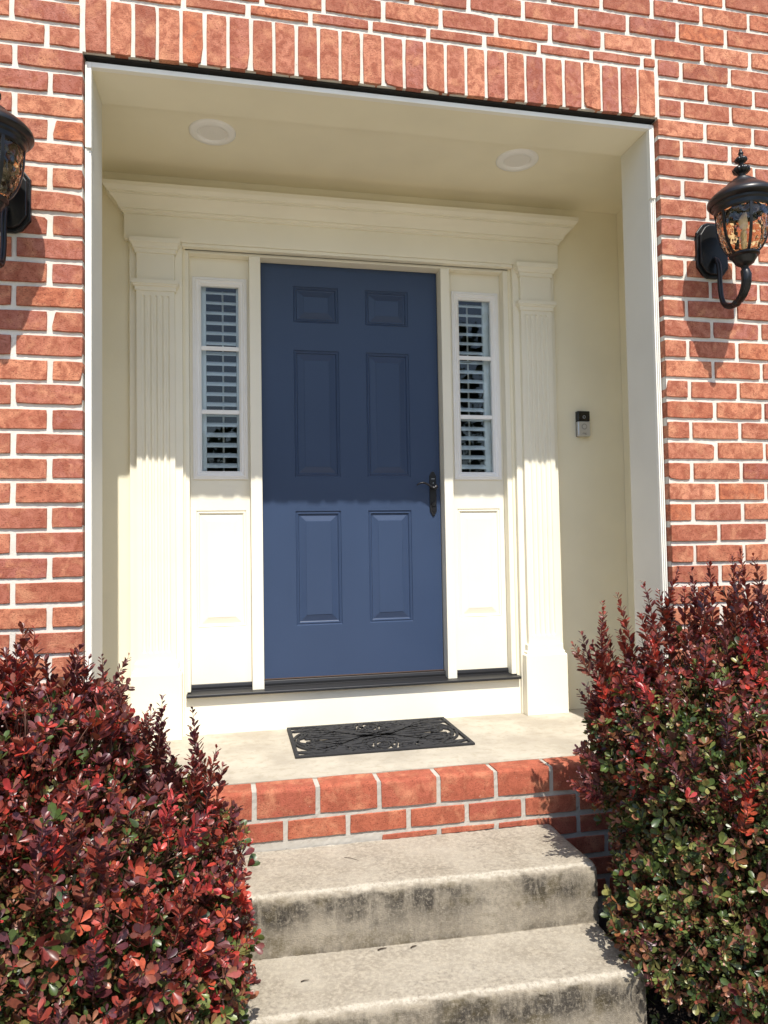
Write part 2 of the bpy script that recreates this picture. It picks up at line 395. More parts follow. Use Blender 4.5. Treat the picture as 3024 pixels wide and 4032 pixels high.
# mortar behind and between the bricks
def grid_xz(mb, x0, x1, z0, z1, y, step=.012, amp=.0009):
    nx = max(1, int((x1-x0)/step)); nz = max(1, int((z1-z0)/step)); vs, fs = [], []
    for j in range(nz+1):
        for i in range(nx+1):
            e = i in (0, nx) or j in (0, nz)
            vs.append((x0+(x1-x0)*i/nx, y+(0 if e else random.uniform(-amp, amp)), z0+(z1-z0)*j/nz))
    for j in range(nz):
        for i in range(nx): a = j*(nx+1)+i; fs.append((a, a+1, a+nx+2, a+nx+1))
    mb.add(vs, fs)
mo = MB(); MY = .0062
for x0, x1, z0, z1 in ((XL, -.0035, GZ-.3, LZ+.0006), (W+.0035, XR, GZ-.3, LZ+.0006), (XL, XR, LZ+.0006, ZT)):
    vis_part = (max(x0, -.45), min(x1, 2.95), max(z0, .3), min(z1, 3.35))
    grid_xz(mo, *vis_part, MY)
    mo.box(x0, x1, MY+.004, .096, z0, z1-(.0 if z1 > 3 else .0004))
mo.build('mortar', MORTAR, wall, sharp=50)
MB().box(.0, W, .020, .11, LZ-.006, LZ-.0006).build('lintel_angle', STEEL, wall)
# upper wall and sides of the house behind the brick skin
MB().box(XL, XR, .12, .30, 2.78, ZT).build('backing_wall', INTER, wall)

# ------------------------------------------------------------------ alcove
YW, YB, YP, YM, YS, D = .882, .857, .832, .888, .942, .958
AL, AR, CZ, PD = -.36, 2.56, 2.645, .26
alc = thing('entry_alcove', (W/2, .45, 0), 'cream painted recessed entry alcove set into the brick wall', 'alcove')
bw = MB(); bw.box(AL-.1, .29, YW, YW+.14, -.3, CZ+.1); bw.box(1.925, AR+.1, YW, YW+.14, -.3, CZ+.1); bw.box(.29, 1.925, YW, YW+.14, 2.30, CZ+.1)
bw.build('back_wall', CREAM_WALL, alc)
MB().box(AL-.1, AL, PD-.02, YW-.002, -.3, CZ+.1).build('side_wall', CREAM_WALL, alc)
MB().box(AR, AR+.1, PD-.02, YW-.002, -.3, CZ+.1).build('side_wall', CREAM_WALL, alc)
MB().box(AL-.002, AR+.002, PD-.02, YW-.001, CZ, CZ+.08).build('ceiling', CREAM_WALL, alc)
JX0, JX1, SZ = .020, W-.020, 2.602
MB().box(AL-.05, JX0, .052, PD, -.3, SZ).build('jamb_panel', JAMBP, alc, bev=.003)
MB().box(JX1, AR+.05, .052, PD, -.3, SZ).build('jamb_panel', JAMBP, alc, bev=.003)
MB().box(AL-.05, AR+.05, .052, PD, SZ+.001, CZ+.10).build('soffit_panel', CREAM_WALL, alc, bev=.003)
def ribbed(x0, x1, z0, z1, y0, y1, ribs, flip):
    n = ribs; poly = []; w_ = (x1-x0)/n
    for i in range(n):
        a = x0+w_*i; d = .0035*(i if not flip else n-1-i)
        poly += [(a, y0+d), (a+w_*.72, y0+d), (a+w_*.78, y0+d+.004), (a+w_*.95, y0+d+.004)]
    poly += [(x1, y1), (x0, y1)]
    m = MB(); k = len(poly); m.add([(x, y, z0) for x, y in poly]+[(x, y, z1) for x, y in poly],
        [tuple(range(k)), tuple(range(2*k-1, k-1, -1))]+[(i, (i+1) % k, (i+1) % k+k, i+k) for i in range(k)]); return m
for x0, x1, fl in ((.001, .0205, False), (W-.0205, W-.001, True)):
    ribbed(x0, x1, -.25, 2.30, .030, .053, 3, fl).build('corner_trim', TRIMW, alc)
    MB().box(x0+(0 if not fl else -.002), x1+(.002 if not fl else 0), .027, .053, 2.301, 2.612).build('corner_trim', TRIMW, alc, bev=.002)
MB().box(.003, W-.003, .030, .053, SZ-.004, 2.617).build('head_trim', TRIMW, alc, bev=.002)

# ------------------------------------------------------------------ porch platform
por = thing('porch_platform', (1.1, .4, -.25), 'pale concrete porch landing with a bullnose red brick edge', 'porch')
NY = .030
vs, fs = [], []
m = MB(); m.box(AL, AR, NY+.105, 1.0, -.25, 0); m.build('landing_slab', FLOOR, por)
def bull_brick(lx, lz, seed):
    r = random.Random(seed); rad = .016; prof = [(.0, -lz)]
    for k in range(6): a = math.pi/2*k/5; prof.append((rad-rad*math.cos(a), -rad+rad*math.sin(a)))
    prof += [(.10, 0), (.10, -lz)]
    n = 5; vs, fs = [], []
    for i in range(n):
        x = -lx/2+lx*i/(n-1); e = .002 if i in (0, n-1) else 0
        for y, z in prof: vs.append((x+r.uniform(-.0012, .0012), y+e+r.uniform(-.0007, .0007), z-(e if z == 0 else 0)+r.uniform(-.0008, .0008)))
    k = len(prof)
    for i in range(n-1):
        for j in range(k): fs.append((i*k+j, i*k+(j+1) % k, (i+1)*k+(j+1) % k, (i+1)*k+j))
    fs.append(tuple(range(k))); fs.append(tuple(range((n-1)*k, n*k))[::-1])
    me = MB().add(vs, fs).mesh('brick'); me.polygons.foreach_set('use_smooth', [True]*len(me.polygons)); me.set_sharp_from_angle(angle=R(50)); return me
BB = [bull_brick(.211, .097, 500+i) for i in range(5)]
for i in range(-4, 9):
    xc = .685+.2285*i
    if xc < -.2 or xc > 2.45: continue
    o = link_mesh('bullnose_brick', random.choice(BB), BRICK_R, por); o.location = Vector((xc, NY+random.uniform(-.001, .001), -.001+random.uniform(-.001, .001)))-ORG[por.name]
PB = [brick_mesh(.211, .066, .098, 520+i) for i in range(5)]; PT = [brick_mesh(.211, .020, .098, 540+i) for i in range(3)]
for i in range(-4, 9):
    xc = .795+.2285*i
    if -.3 < xc < 2.5:
        o = link_mesh('brick', random.choice(PB), BRICK_R, por); o.location = Vector((xc, NY+.001, -.149))-ORG[por.name]
    for kk in range(1, 5):
        xc = (.795 if kk % 2 else .685)+.2285*i
        if xc > 1.68 and xc < 2.5 or -.3 < xc < .48:
            o = link_mesh('brick', random.choice(PB), BRICK_R, por); o.location = Vector((xc, NY+.001, -.149-.0846*kk))-ORG[por.name]
    xc = .685+.2285*i
    if .95 < xc < 1.66:
        o = link_mesh('brick', random.choice(PT), BRICK_R, por); o.location = Vector((xc, NY+.002, -.2085))-ORG[por.name]
mo = MB(); grid_xz(mo, -.30, 2.50, -.59, -.018, NY+.0065, .012, .0009); mo.box(-.3, 2.5, NY+.010, NY+.10, -.6, -.006)
mo.build('mortar', MORTAR_P, por)

# ------------------------------------------------------------------ concrete steps
stp = thing('concrete_steps', (1.1, -.3, GZ), 'weathered grey concrete steps with dark stained risers between the shrubs', 'steps')
def step(x0, x1, yf, yb, zt, zb, seed, skew=0.0):
    rs = np.random.default_rng(seed); rad = .028; prof = [(yb, zb-.05)]
    prof = [(yb, zb)]
    for t in np.linspace(0, 1, 26): prof.append((yb+(yf+rad-yb)*t, zt+(-.0035*math.sin(t*3.1))))
    for k in range(1, 8): a = math.pi/2*k/7; prof.append((yf+rad-rad*math.sin(a), zt-rad+rad*math.cos(a)))
    for t in np.linspace(0.06, 1, 18): prof.append((yf-.006*t, zt-rad+(zb-zt+rad)*t))
    nx = 110; k = len(prof); vs, fs = [], []
    ph = rs.uniform(0, 6, 8); fr = rs.uniform(2, 14, 8)
    for i in range(nx+1):
        x = x0+(x1-x0)*i/nx; endd = min(i, nx-i)*(x1-x0)/nx; er = max(0, .03-endd); er = .03-math.sqrt(max(0, .03**2-er**2)) if er > 0 else 0
        wob = sum(math.sin(fr[a]*x+ph[a]) for a in range(8))*.0011
        for j, (y, z) in enumerate(prof):
            nose = 1 if 22 < j < 34 else .4
            dy = wob*nose*1.6+rs.normal(0, .0017)*nose+skew*(x-1.1)
            dz = math.sin(3*x+5*y+ph[1])*.0018+rs.normal(0, .0007)
            if j == 0: dy = 0
            if y > yb-1e-6: dy = 0
            vs.append((x, y+dy+(er if y < yf+.1 else er*.3), z+dz-(er*.8 if z > zt-.02 else 0)))
    for i in range(nx):
        for j in range(k-1): fs.append((i*k+j, (i+1)*k+j, (i+1)*k+j+1, i*k+j+1))
    fs.append(tuple(range(k))); fs.append(tuple(range(nx*k, (nx+1)*k))[::-1])
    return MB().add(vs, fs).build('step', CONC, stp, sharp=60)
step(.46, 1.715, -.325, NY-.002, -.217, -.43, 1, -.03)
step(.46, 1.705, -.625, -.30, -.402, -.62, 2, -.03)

# ------------------------------------------------------------------ door surround
sur = thing('door_surround', (1.1, .87, 0), 'cream door surround with fluted pilasters and a stepped cornice', 'door surround')
MB().box(.018, 2.192, .842, YW-.001, 2.316, 2.547).build('frieze', CREAM, sur, bev=.0025)
cor = MB().band(.024, 2.186, .842, YW-.001, [(-.004, 2.434), (.010, 2.434), (.010, 2.442), (.014, 2.443), (.018, 2.447), (.018, 2.452), (.025, 2.453), (.027, 2.460), (.033, 2.472), (.043, 2.484), (.055, 2.493),
    (.062, 2.499), (.062, 2.506), (.069, 2.507), (.069, 2.513), (.074, 2.516), (.081, 2.524), (.085, 2.530), (.085, 2.549), (-.004, 2.549)])
cor.build('cornice', CREAM, sur, sharp=14)
MB().box(.279, 1.939, .850, YW+.08, 2.300, 2.3155).build('head_ledge', CREAM, sur, bev=.002)
for nm, x0, x1 in (('jamb', .279, .306), ('jamb', 1.899, 1.939)):
    MB().box(x0, x1, YM, 1.04, .196, 2.299).build(nm, CREAM, sur, bev=.0025)
MB().box(.306, 1.899, YM+.003, 1.04, 2.287, 2.3012).build('head_jamb', CREAM, sur, bev=.0015)
for x0, x1 in ((.590, .6455), (1.5595, 1.607)):
    MB().box(x0, x1, YM, 1.04, .190, 2.2865).build('mullion', CREAM, sur, bev=.0025)
MB().box(.262, 1.942, .876, 1.02, -.002, .1765).build('base_panel', CREAM, sur, bev=.002)
MB().sweepx([(.848, .177), (.846, .181), (.848, .189), (.895, .193), (.934, .196), (.934, .208), (.938, .2215), (1.03, .2235), (1.03, .177)], .287, 1.934).build('sill', SILL, sur, bev=.001)
def pilaster(x0, x1, bx0, bx1):
    """shaft edges x0,x1 on a back board bx0,bx1"""
    p = MB().box(bx0, bx1, YB, YW-.0005, .0, 2.3155).build('pilaster', CREAM, sur, bev=.002)
    # fluted shaft as a height field
    z0, z1 = .345, 2.085; cw = (x1-x0); fl = [x0+cw*(.185+.1575*i) for i in range(5)]; hw = .0078; dep = .008
    xs = sorted(set([x0, x1]+[round(c+hw*u, 5) for c in fl for u in (-1.05, -.9, -.7, -.4, 0, .4, .7, .9, 1.05)]))
    ze = [(-1.05, -.8, -.5, -.2, 0)]
    zs = [z0]+[.402+hw*u for u in (-1.1, -.8, -.5, -.2, .1)]+list(np.linspace(.45, 2.0, 6))+[2.043+hw*u for u in (-.1, .2, .5, .8, 1.1)]+[z1]
    vs, fs = [], []
    for z in zs:
        for x in xs:
            d = 0
            for c in fl:
                zz = min(max(z, .402), 2.043); r = math.hypot(x-c, z-zz)/hw
                if r < 1: d = dep*math.sqrt(1-r*r)
            vs.append((x, YP+d, z))
    nx = len(xs)
    for j in range(len(zs)-1):
        for i in range(nx-1): a = j*nx+i; fs.append((a, a+1, a+nx+1, a+nx))
    m = MB().add(vs, fs)
    for x in (x0, x1): m.add([(x, YP, z0), (x, YB, z0), (x, YB, z1), (x, YP, z1)], [(0, 1, 2, 3)])
    m.build('shaft', CREAM, p, sharp=35)
    MB().box(x0, x1, YP+.001, YB-.0005, 2.088, 2.262).build('neck', CREAM, p, bev=.002)
    MB().band(x0, x1, YP, YB-.0003, [(-.002, 2.072), (.006, 2.072), (.007, 2.090), (.014, 2.093), (.015, 2.099), (.020, 2.101), (.020, 2.119), (-.002, 2.118)]).build('astragal', CREAM, p, sharp=12)
    MB().band(x0, x1, YP, YB-.0003, [(-.002, 2.250), (.006, 2.250), (.007, 2.268), (.014, 2.270), (.016, 2.280), (.023, 2.290), (.028, 2.293), (.029, 2.314), (-.002, 2.313)]).build('capital', CREAM, p, sharp=12)
    MB().band(x0, x1, YP, YB-.0003, [(.026, .001), (.026, .298), (.024, .302), (.018, .305), (.018, .315), (.012, .322), (.011, .350), (.009, .353), (-.002, .353)]).build('plinth', CREAM, p, sharp=12)
pilaster(.074, .245, .040, .2785); pilaster(1.972, 2.142, 1.9395, 2.170)
for x0, x1 in ((-.02, .0395), (2.1705, 2.206)):
    pass

# ------------------------------------------------------------------ door
door = thing('front_door', (1.10, D, .224), 'navy blue six-panel front door with dark lever handle', 'door')
def slab(xc, zc, holes, y, yb, parent, mat, name='slab', window=None):
    m = MB()
    for i in range(len(xc)-1):
        for j in range(len(zc)-1):
            if (i, j) not in holes:
                m.add([(xc[i], y, zc[j]), (xc[i+1], y, zc[j]), (xc[i+1], y, zc[j+1]), (xc[i], y, zc[j+1])], [(0, 1, 2, 3)])
    x0, x1, z0, z1 = xc[0], xc[-1], zc[0], zc[-1]
    for a, b in (((x0, z0), (x1, z0)), ((x1, z0), (x1, z1)), ((x1, z1), (x0, z1)), ((x0, z1), (x0, z0))):
        m.add([(a[0], y, a[1]), (b[0], y, b[1]), (b[0], yb, b[1]), (a[0], yb, a[1])], [(0, 1, 2, 3)])
    for i in range(len(xc)-1):
        for j in range(len(zc)-1):
            if (i, j) != window: m.add([(xc[i], yb, zc[j]), (xc[i+1], yb, zc[j]), (xc[i+1], yb, zc[j+1]), (xc[i], yb, zc[j+1])], [(0, 3, 2, 1)])
    if window:
        a, b = window; q = [(xc[a], zc[b]), (xc[a+1], zc[b]), (xc[a+1], zc[b+1]), (xc[a], zc[b+1])]
        for k in range(4):
            (xa, za), (xb, zb) = q[k], q[(k+1) % 4]; m.add([(xa, y, za), (xb, y, zb), (xb, yb, zb), (xa, yb, za)], [(0, 1, 2, 3)])
    return m.build(name, mat, parent)
dx = [.6495, .809, 1.037, 1.176, 1.401, 1.5555]; dz = [.228, .479, 1.045, 1.214, 1.853, 1.993, 2.177, 2.2845]
slab(dx, dz, {(i, j) for i in (1, 3) for j in (1, 3, 5)}, D, D+.042, door, BLUE)
PPROF = [(0, 0), (.003, -.0045), (.007, -.0055), (.009, -.003), (.013, -.0025), (.017, -.009), (.019, -.010), (.023, -.010), (.050, -.0028), (.0515, -.0012)]
for i in (1, 3):
    for j in (1, 3, 5): MB().rings(dx[i], dx[i+1], dz[j], dz[j+1], D, PPROF).build('panel', BLUE, door)
MB().box(.6495, 1.5555, D-.004, D+.04, .2235, .2279).build('door_sweep', BRONZE, door)
# handle plate, lever and lock
hx, hz = 1.5165, 1.13
plate = [(hx-.018, 1.04), (hx-.018, 1.222), (hx-.013, 1.230), (hx-.009, 1.240), (hx, 1.2445), (hx+.009, 1.240), (hx+.013, 1.230), (hx+.018, 1.222), (hx+.018, 1.04), (hx+.010, 1.026), (hx+.004, 1.014), (hx-.004, 1.014), (hx-.010, 1.026)]
hp = MB().prism(plate, D-.007, D-.0002).build('handle_plate', HANDLE, door, bev=.002)
lev = [(1.519, D-.006, 1.163), (1.519, D-.03, 1.163), (1.5205, D-.047, 1.164), (1.520, D-.052, 1.163), (1.513, D-.053, 1.156), (1.505, D-.053, 1.1555), (1.495, D-.053, 1.161), (1.480, D-.052, 1.172), (1.465, D-.051, 1.180), (1.452, D-.050, 1.182), (1.438, D-.050, 1.180), (1.426, D-.050, 1.174), (1.418, D-.050, 1.169)]
MB().tube(lev, [.009, .009, .0105, .0115, .0095, .0068, .006, .0058, .0055, .0052, .0048, .0042, .003], 10).build('lever', HANDLE, hp, smooth=True)
MB().lathe([(.0, -.0), (.012, -.0), (.0125, .004), (.011, .008), (0, .0085)], 24).v
cyl = MB(); 
for r, y in ((.0125, D-.0068), (.0125, D-.011), (.0105, D-.0135), (.0005, D-.0135)):
    cyl.v += [(1.518+r*math.cos(2*math.pi*j/24), y, 1.075+r*math.sin(2*math.pi*j/24)) for j in range(24)]
cyl.f = [(i*24+j, i*24+(j+1) % 24, (i+1)*24+(j+1) % 24, (i+1)*24+j) for i in range(3) for j in range(24)]
cyl.build('lock_cylinder', HANDLE, hp, sharp=40)
MB().box(1.5155, 1.5205, D-.0145, D-.0135, 1.0705, 1.0795).build('keyway', BLACKP, hp)
MB().prism([(1.5105, 1.040), (1.5155, 1.060), (1.5215, 1.060), (1.5255, 1.040), (1.518, 1.034)], D-.010, D-.0068).build('escutcheon', HANDLE, hp, bev=.001)
MB().box(1.508, 1.526, D-.0078, D-.0069, 1.2045, 1.2065).build('maker_mark', SATIN, hp)
MB().tube([(1.518, D-.0068, 1.184), (1.518, D-.0085, 1.184)], .0028, 10).build('screw', SATIN, hp)

# ------------------------------------------------------------------ sidelights
def sidelight(x0, x1, wx0, wx1, label, sl_l, sl_r):
    t = thing('sidelight', ((x0+x1)/2, YS, .222), label, 'sidelight', 'sidelight windows beside the door')
    pz = (.484, 1.050)
    xc = [x0+.0005, wx0+.012, wx0+.030, wx1-.030, wx1-.012, x1-.0005]
    zc = [.2225, pz[0], pz[1], 1.228, 2.158, 2.2865]
    px0, px1 = wx0+.012, wx1-.012
    slab(xc, zc, {(1, 1), (2, 1), (3, 1), (2, 3)}, YS, YS+.036, t, CREAM, window=(2, 3))
    bpy_back = None
    MB().rings(px0, px1, pz[0], pz[1], YS, [(0, 0), (.003, -.004), (.006, -.0045), (.008, -.002), (.012, -.002), (.016, -.008), (.022, -.009), (.050, -.0022), (.052, -.001)]).build('panel', CREAM, t)
    fr = MB().rings(wx0, wx1, 1.200, 2.188, YS, [(0, -.001), (0, .008), (.003, .010), (.009, .010), (.011, .013), (.017, .015), (.021, .012), (.023, .010), (.030, .009), (.034, .004), (.040, .001), (.041, -.022)], cap=False).build('window_frame', WHITE, t, sharp=30)
    gx0, gx1 = wx0+.040, wx1-.040
    for z in (1.842, 1.530): MB().box(gx0, gx1, YS+.004, YS+.0115, z-.0105, z+.0105).build('muntin', WHITE, fr, bev=.002)
    zz = [1.238, 1.5285, 1.5315, 1.8405, 1.8435, 2.149]
    for a, b in ((0, 1), (2, 3), (4, 5)): MB().box(gx0-.001, gx1+.001, YS+.013, YS+.017, zz[a], zz[b]).build('pane', GLASS, fr)
    sh = MB().box(gx0-.03, gx0+sl_l, YS+.042, YS+.062, 1.15, 2.25).box(gx1-sl_r, gx1+.03, YS+.042, YS+.062, 1.15, 2.25).build('shutter_frame', SHUTTER, t, bev=.003)
    lx0, lx1 = gx0+sl_l+.001, gx1-sl_r-.001; base = []
    n = 12; prof = []
    for k in range(n): a = 2*math.pi*k/n; prof.append((.0255*math.cos(a), .0050*math.sin(a)))
    ct, sn = math.cos(R(31)), math.sin(R(31))
    pr = [(u*ct-v*sn*0-v*(-sn)*0, u*sn+v*ct) for u, v in prof]
    me = None
    for i in range(19):
        z = 2.132-.0505*i
        if z < 1.225: break
        if me is None:
            me = MB().sweepx([(u*ct - v*sn, u*sn + v*ct) for u, v in prof], lx0, lx1).mesh('louver', Vector(((lx0+lx1)/2, 0, 0)))
            me.polygons.foreach_set('use_smooth', [True]*len(me.polygons)); me.set_sharp_from_angle(angle=R(60))
        o = link_mesh('louver', me, SHUTTER, sh); o.location = Vector(((lx0+lx1)/2, YS+.052, z))-ORG[t.name]
        o.rotation_euler = (random.uniform(-.03, .03), 0, 0)
    xm = lx0+(lx1-lx0)*.55
    MB().box(xm-.0045, xm+.0045, YS+.104, YS+.112, 1.22, 2.16).build('tilt_rod', SHUTTER, sh, bev=.002)
    return t
sidelight(.306, .590, .3205, .580, 'narrow sidelight window with white shutters, left of the blue door', .022, .012)
sidelight(1.607, 1.899, 1.630, 1.886, 'narrow sidelight window with white shutters, beside the door handle', .004, .030)

# dark hallway behind the door
hall = MB()
for b in ((-.5, 2.7, 3.2, 3.3, -.4, 3.0), (-.5, -.4, 1.03, 3.2, -.4, 3.0), (2.6, 2.7, 1.03, 3.2, -.4, 3.0), (-.5, 2.7, 1.03, 3.3, 2.76, 3.0), (-.5, 2.7, 1.03, 3.3, -.4, .15)): hall.box(*b)
structure(hall.build('interior_wall', INTER))

# ------------------------------------------------------------------ ceiling lights
def can_light(x, y, label):
    t = thing('recessed_light', (x, y, CZ), label, 'ceiling light', 'recessed lights in the alcove ceiling')
    MB().lathe([(.060, -.002), (.063, -.009), (.070, -.0115), (.090, -.009), (.098, -.004), (.0985, .0)], 48, (x, y, CZ)).build('trim_ring', WHITE, t, smooth=True)
    MB().lathe([(.0005, -.0045), (.03, -.004), (.0615, -.0025)], 48, (x, y, CZ)).build('lens', LENSW, t, smooth=True)
can_light(.432, .458, 'round white recessed light in the alcove ceiling above the left sidelight')
can_light(1.808, .445, 'round white recessed light in the alcove ceiling above the right sidelight')

# ------------------------------------------------------------------ lanterns
def lantern(x, label):
    t = thing('wall_lantern', (x, 0, 1.80), label, 'lantern', 'wall lanterns on the brick piers'); ax = (x, -.20, 0)
    cap = MB().lathe([(.0, 2.300), (.018, 2.299), (.026, 2.291), (.034, 2.288), (.038, 2.280), (.054, 2.273), (.058, 2.265), (.078, 2.251), (.098, 2.237), (.114, 2.224), (.126, 2.211), (.1285, 2.204), (.1285, 2.198), (.121, 2.189), (.112, 2.186), (.111, 2.178), (.105, 2.172), (.104, 2.158), (.099, 2.152), (.097, 2.152), (.099, 2.176), (.06, 2.21), (.0005, 2.24)], 48, ax).build('roof_cap', BLACKM, t, sharp=35)
    fl = lambda z: .055 if (2.309 < z < 2.343 or 2.352 < z < 2.380) else 0
    pf = [(.016, 2.294), (.012, 2.300), (.014, 2.305)]+[(.014+.018*math.sin(math.pi*k/9)**.8, 2.307+.036*k/9) for k in range(10)]+[(.010, 2.346), (.009, 2.350)]+[(.010+.013*math.sin(math.pi*k/9)**.8, 2.352+.028*k/9) for k in range(10)]+[(.007, 2.383), (.0085, 2.387), (.010, 2.391), (.0085, 2.397), (.005, 2.400), (.006, 2.404), (.005, 2.409), (.001, 2.412)]
    MB().lathe(pf, 72, ax, flute=fl).build('finial', BLACKM, cap, smooth=True)
    gp = [(.0955, 2.160), (.096, 2.135), (.0945, 2.105), (.090, 2.075), (.083, 2.047), (.073, 2.022), (.060, 2.001), (.044, 1.986)]
    inner = [(r-.003, z+.001) for r, z in gp[::-1]]
    MB().lathe(gp+inner+[gp[0]], 64, ax).build('glass_bowl', AMBER, t, smooth=True)
    for k in range(6):
        a = R(k*60+8); ct, sn = math.cos(a), math.sin(a); m = MB(); vs = []
        for r, z in [(.1005, 2.158)]+[(r+.0035, z) for r, z in gp[1:]]:
            for du, dr in ((-.0055, -.0025), (.0055, -.0025), (.0055, .0025), (-.0055, .0025)):
                rr = r+dr; vs.append((x+rr*ct-du*sn, -.20+rr*sn+du*ct, z))
        n = len(gp); m.add(vs, [(0, 3, 2, 1), tuple(range(4*(n-1), 4*n))]+[(4*i+j, 4*i+(j+1) % 4, 4*i+4+(j+1) % 4, 4*i+4+j) for i in range(n-1) for j in range(4)])
        m.build('rib', BLACKM, t, bev=.0012)
    MB().lathe([(.0005, 1.992), (.052, 1.992), (.0555, 1.988), (.0555, 1.983), (.050, 1.978), (.045, 1.976), (.043, 1.968), (.037, 1.960), (.035, 1.954), (.028, 1.948), (.022, 1.944), (.015, 1.940), (.012, 1.930), (.012, 1.920), (.0005, 1.918)], 40, ax).build('bowl_cup', BLACKM, t, sharp=35)
    MB().lathe([(.0005, 2.085), (.009, 2.083), (.0105, 2.075), (.0105, 2.02), (.016, 2.016), (.016, 1.995), (.0005, 1.993)], 24, ax).build('candle_socket', simple('socket_ivory', (.75, .68, .5, 1), .5) if 'socket_ivory' not in bpy.data.materials else bpy.data.materials['socket_ivory'], t, smooth=True)
    bl = simple('bulb_glass', (.95, .93, .88, 1), .05) if 'bulb_glass' not in bpy.data.materials else bpy.data.materials['bulb_glass']
    MB().lathe([(.008, 2.084), (.015, 2.10), (.0175, 2.115), (.015, 2.13), (.008, 2.148), (.0005, 2.157)], 24, ax).build('bulb', bl, t, smooth=True)
    # reeded scroll arm: neck -> down -> back up to the plate
    P = [(-.200, 1.926), (-.207, 1.905), (-.206, 1.880), (-.196, 1.855), (-.178, 1.832), (-.155, 1.816), (-.130, 1.810), (-.105, 1.812), (-.084, 1.822), (-.068, 1.840), (-.058, 1.865), (-.053, 1.895), (-.051, 1.93), (-.051, 1.97), (-.048, 2.005), (-.036, 2.030), (-.020, 2.04)]
    rr = [.017, .0195, .0185, .017, .0155, .014, .0125, .0115, .011, .0105, .010, .010, .010, .010, .010, .010, .010]
    arm = MB().tube([(x, y, z) for y, z in P], rr, 12).build('scroll_arm', BLACKM, t, sharp=50)
    for k in range(5):
        o = (k-2)*.0055
        MB().tube([(x+o, y-.0145*math.cos(o*70), z-.004) for (y, z) in P[:6]], [.003, .0036, .0036, .0034, .003, .002], 6).build('reed', BLACKM, arm, smooth=True)
    MB().lathe([(.0, -.014), (.010, -.012), (.017, -.004), (.0175, .004), (.012, .012), (0, .014)], 16, (x, -.146, 1.812)).build('leaf_collar', BLACKM, arm, smooth=True)
    hw, z0, z1 = .073, 1.962, 2.196
    oc = lambda h, a, b: [(x-h, a+.045), (x-h*.62, a+.010), (x-h*.3, a), (x+h*.3, a), (x+h*.62, a+.010), (x+h, a+.045), (x+h, b-.045), (x+h*.62, b-.010), (x+h*.3, b), (x-h*.3, b), (x-h*.62, b-.010), (x-h, b-.045)]
    bp = MB().prism(oc(hw, z0, z1), -.012, .004).build('back_plate', BLACKM, t, bev=.003)
    MB().prism(oc(hw-.010, z0+.012, z1-.012), -.024, -.0125).build('raised_plate', BLACKM, bp, bev=.004)
    ring = oc(hw-.005, z0+.006, z1-.006); m = MB()
    for i in range(12):
        a, b = Vector((ring[i][0], ring[i][1])), Vector((ring[(i+1) % 12][0], ring[(i+1) % 12][1])); k = max(1, int((b-a).length/.0062))
        for j in range(k):
            c = a+(b-a)*j/k; m.add([(c.x-.0022, -.013, c.y), (c.x+.0022, -.013, c.y), (c.x, -.013, c.y+.0022), (c.x, -.013, c.y-.0022), (c.x, -.0155, c.y)], [(0, 2, 4), (2, 1, 4), (1, 3, 4), (3, 0, 4)])
    m.build('beading', BLACKM, bp, smooth=True)
    return t
lantern(2.475, 'black carriage lantern with amber glass on the brick pier by the doorbell, right one')
lantern(-.240, 'black carriage lantern with amber glass on the brick pier at the left edge')

# ------------------------------------------------------------------ doorbell
bx0, bx1, bz0, bz1 = 2.284, 2.356, 1.423, 1.558
bell = thing('doorbell', (2.32, YW, 1.42), 'small black and silver video doorbell on the cream alcove wall', 'doorbell')
MB().box(bx0+.002, bx1-.002, YW-.008, YW-.0005, bz0+.001, bz1-.001).build('mount', BLACKP, bell, bev=.002)
MB().box(bx0+.001, bx1-.001, YW-.030, YW-.0085, 1.503, bz1-.001).build('camera_head', BLACKP, bell, bev=.004)
fp = MB().box(bx0, bx1, YW-.032, YW-.0085, bz0, 1.5025).build('faceplate', SATIN, bell, bev=.006)
def disc(cx, cz, r0, y0, y1, n=32):
    m = MB(); m.v = [(cx+r*math.cos(2*math.pi*j/n), y, cz+r*math.sin(2*math.pi*j/n)) for r, y in ((r0, y0), (r0, y1), (.0003, y1)) for j in range(n)]
    m.f = [(i*n+j, i*n+(j+1) % n, (i+1)*n+(j+1) % n, (i+1)*n+j) for i in range(2) for j in range(n)]; return m
disc(2.320, 1.474, .0155, YW-.0315, YW-.0335).build('button_ring', GREYP, bell, sharp=40)
disc(2.320, 1.474, .0105, YW-.0333, YW-.0345).build('button', SATIN, bell, sharp=40)
disc(2.321, 1.525, .0085, YW-.0295, YW-.0322).build('camera_lens', GREYP, bell, sharp=40)
disc(2.321, 1.525, .005, YW-.032, YW-.0330).build('lens_pupil', BLACKP, bell, sharp=40)
tc = bpy.data.curves.new('txt', 'FONT'); tc.body = 'ring'; tc.size = .0145; tc.align_x = 'CENTER'; tc.extrude = .0004
to = bpy.data.objects.new('txt', tc); C.objects.link(to); bpy.context.view_layer.update()
tm = bpy.data.meshes.new_from_object(to.evaluated_get(bpy.context.evaluated_depsgraph_get())); bpy.data.objects.remove(to)
tm.transform(Matrix.Translation(Vector((2.320, YW-.0322, 1.4345))-ORG[bell.name]) @ Matrix.Rotation(R(90), 4, 'X'))
tm.materials.clear(); link_mesh('lettering', tm, simple('grey_print', (.12, .12, .13, 1), .5), bell)

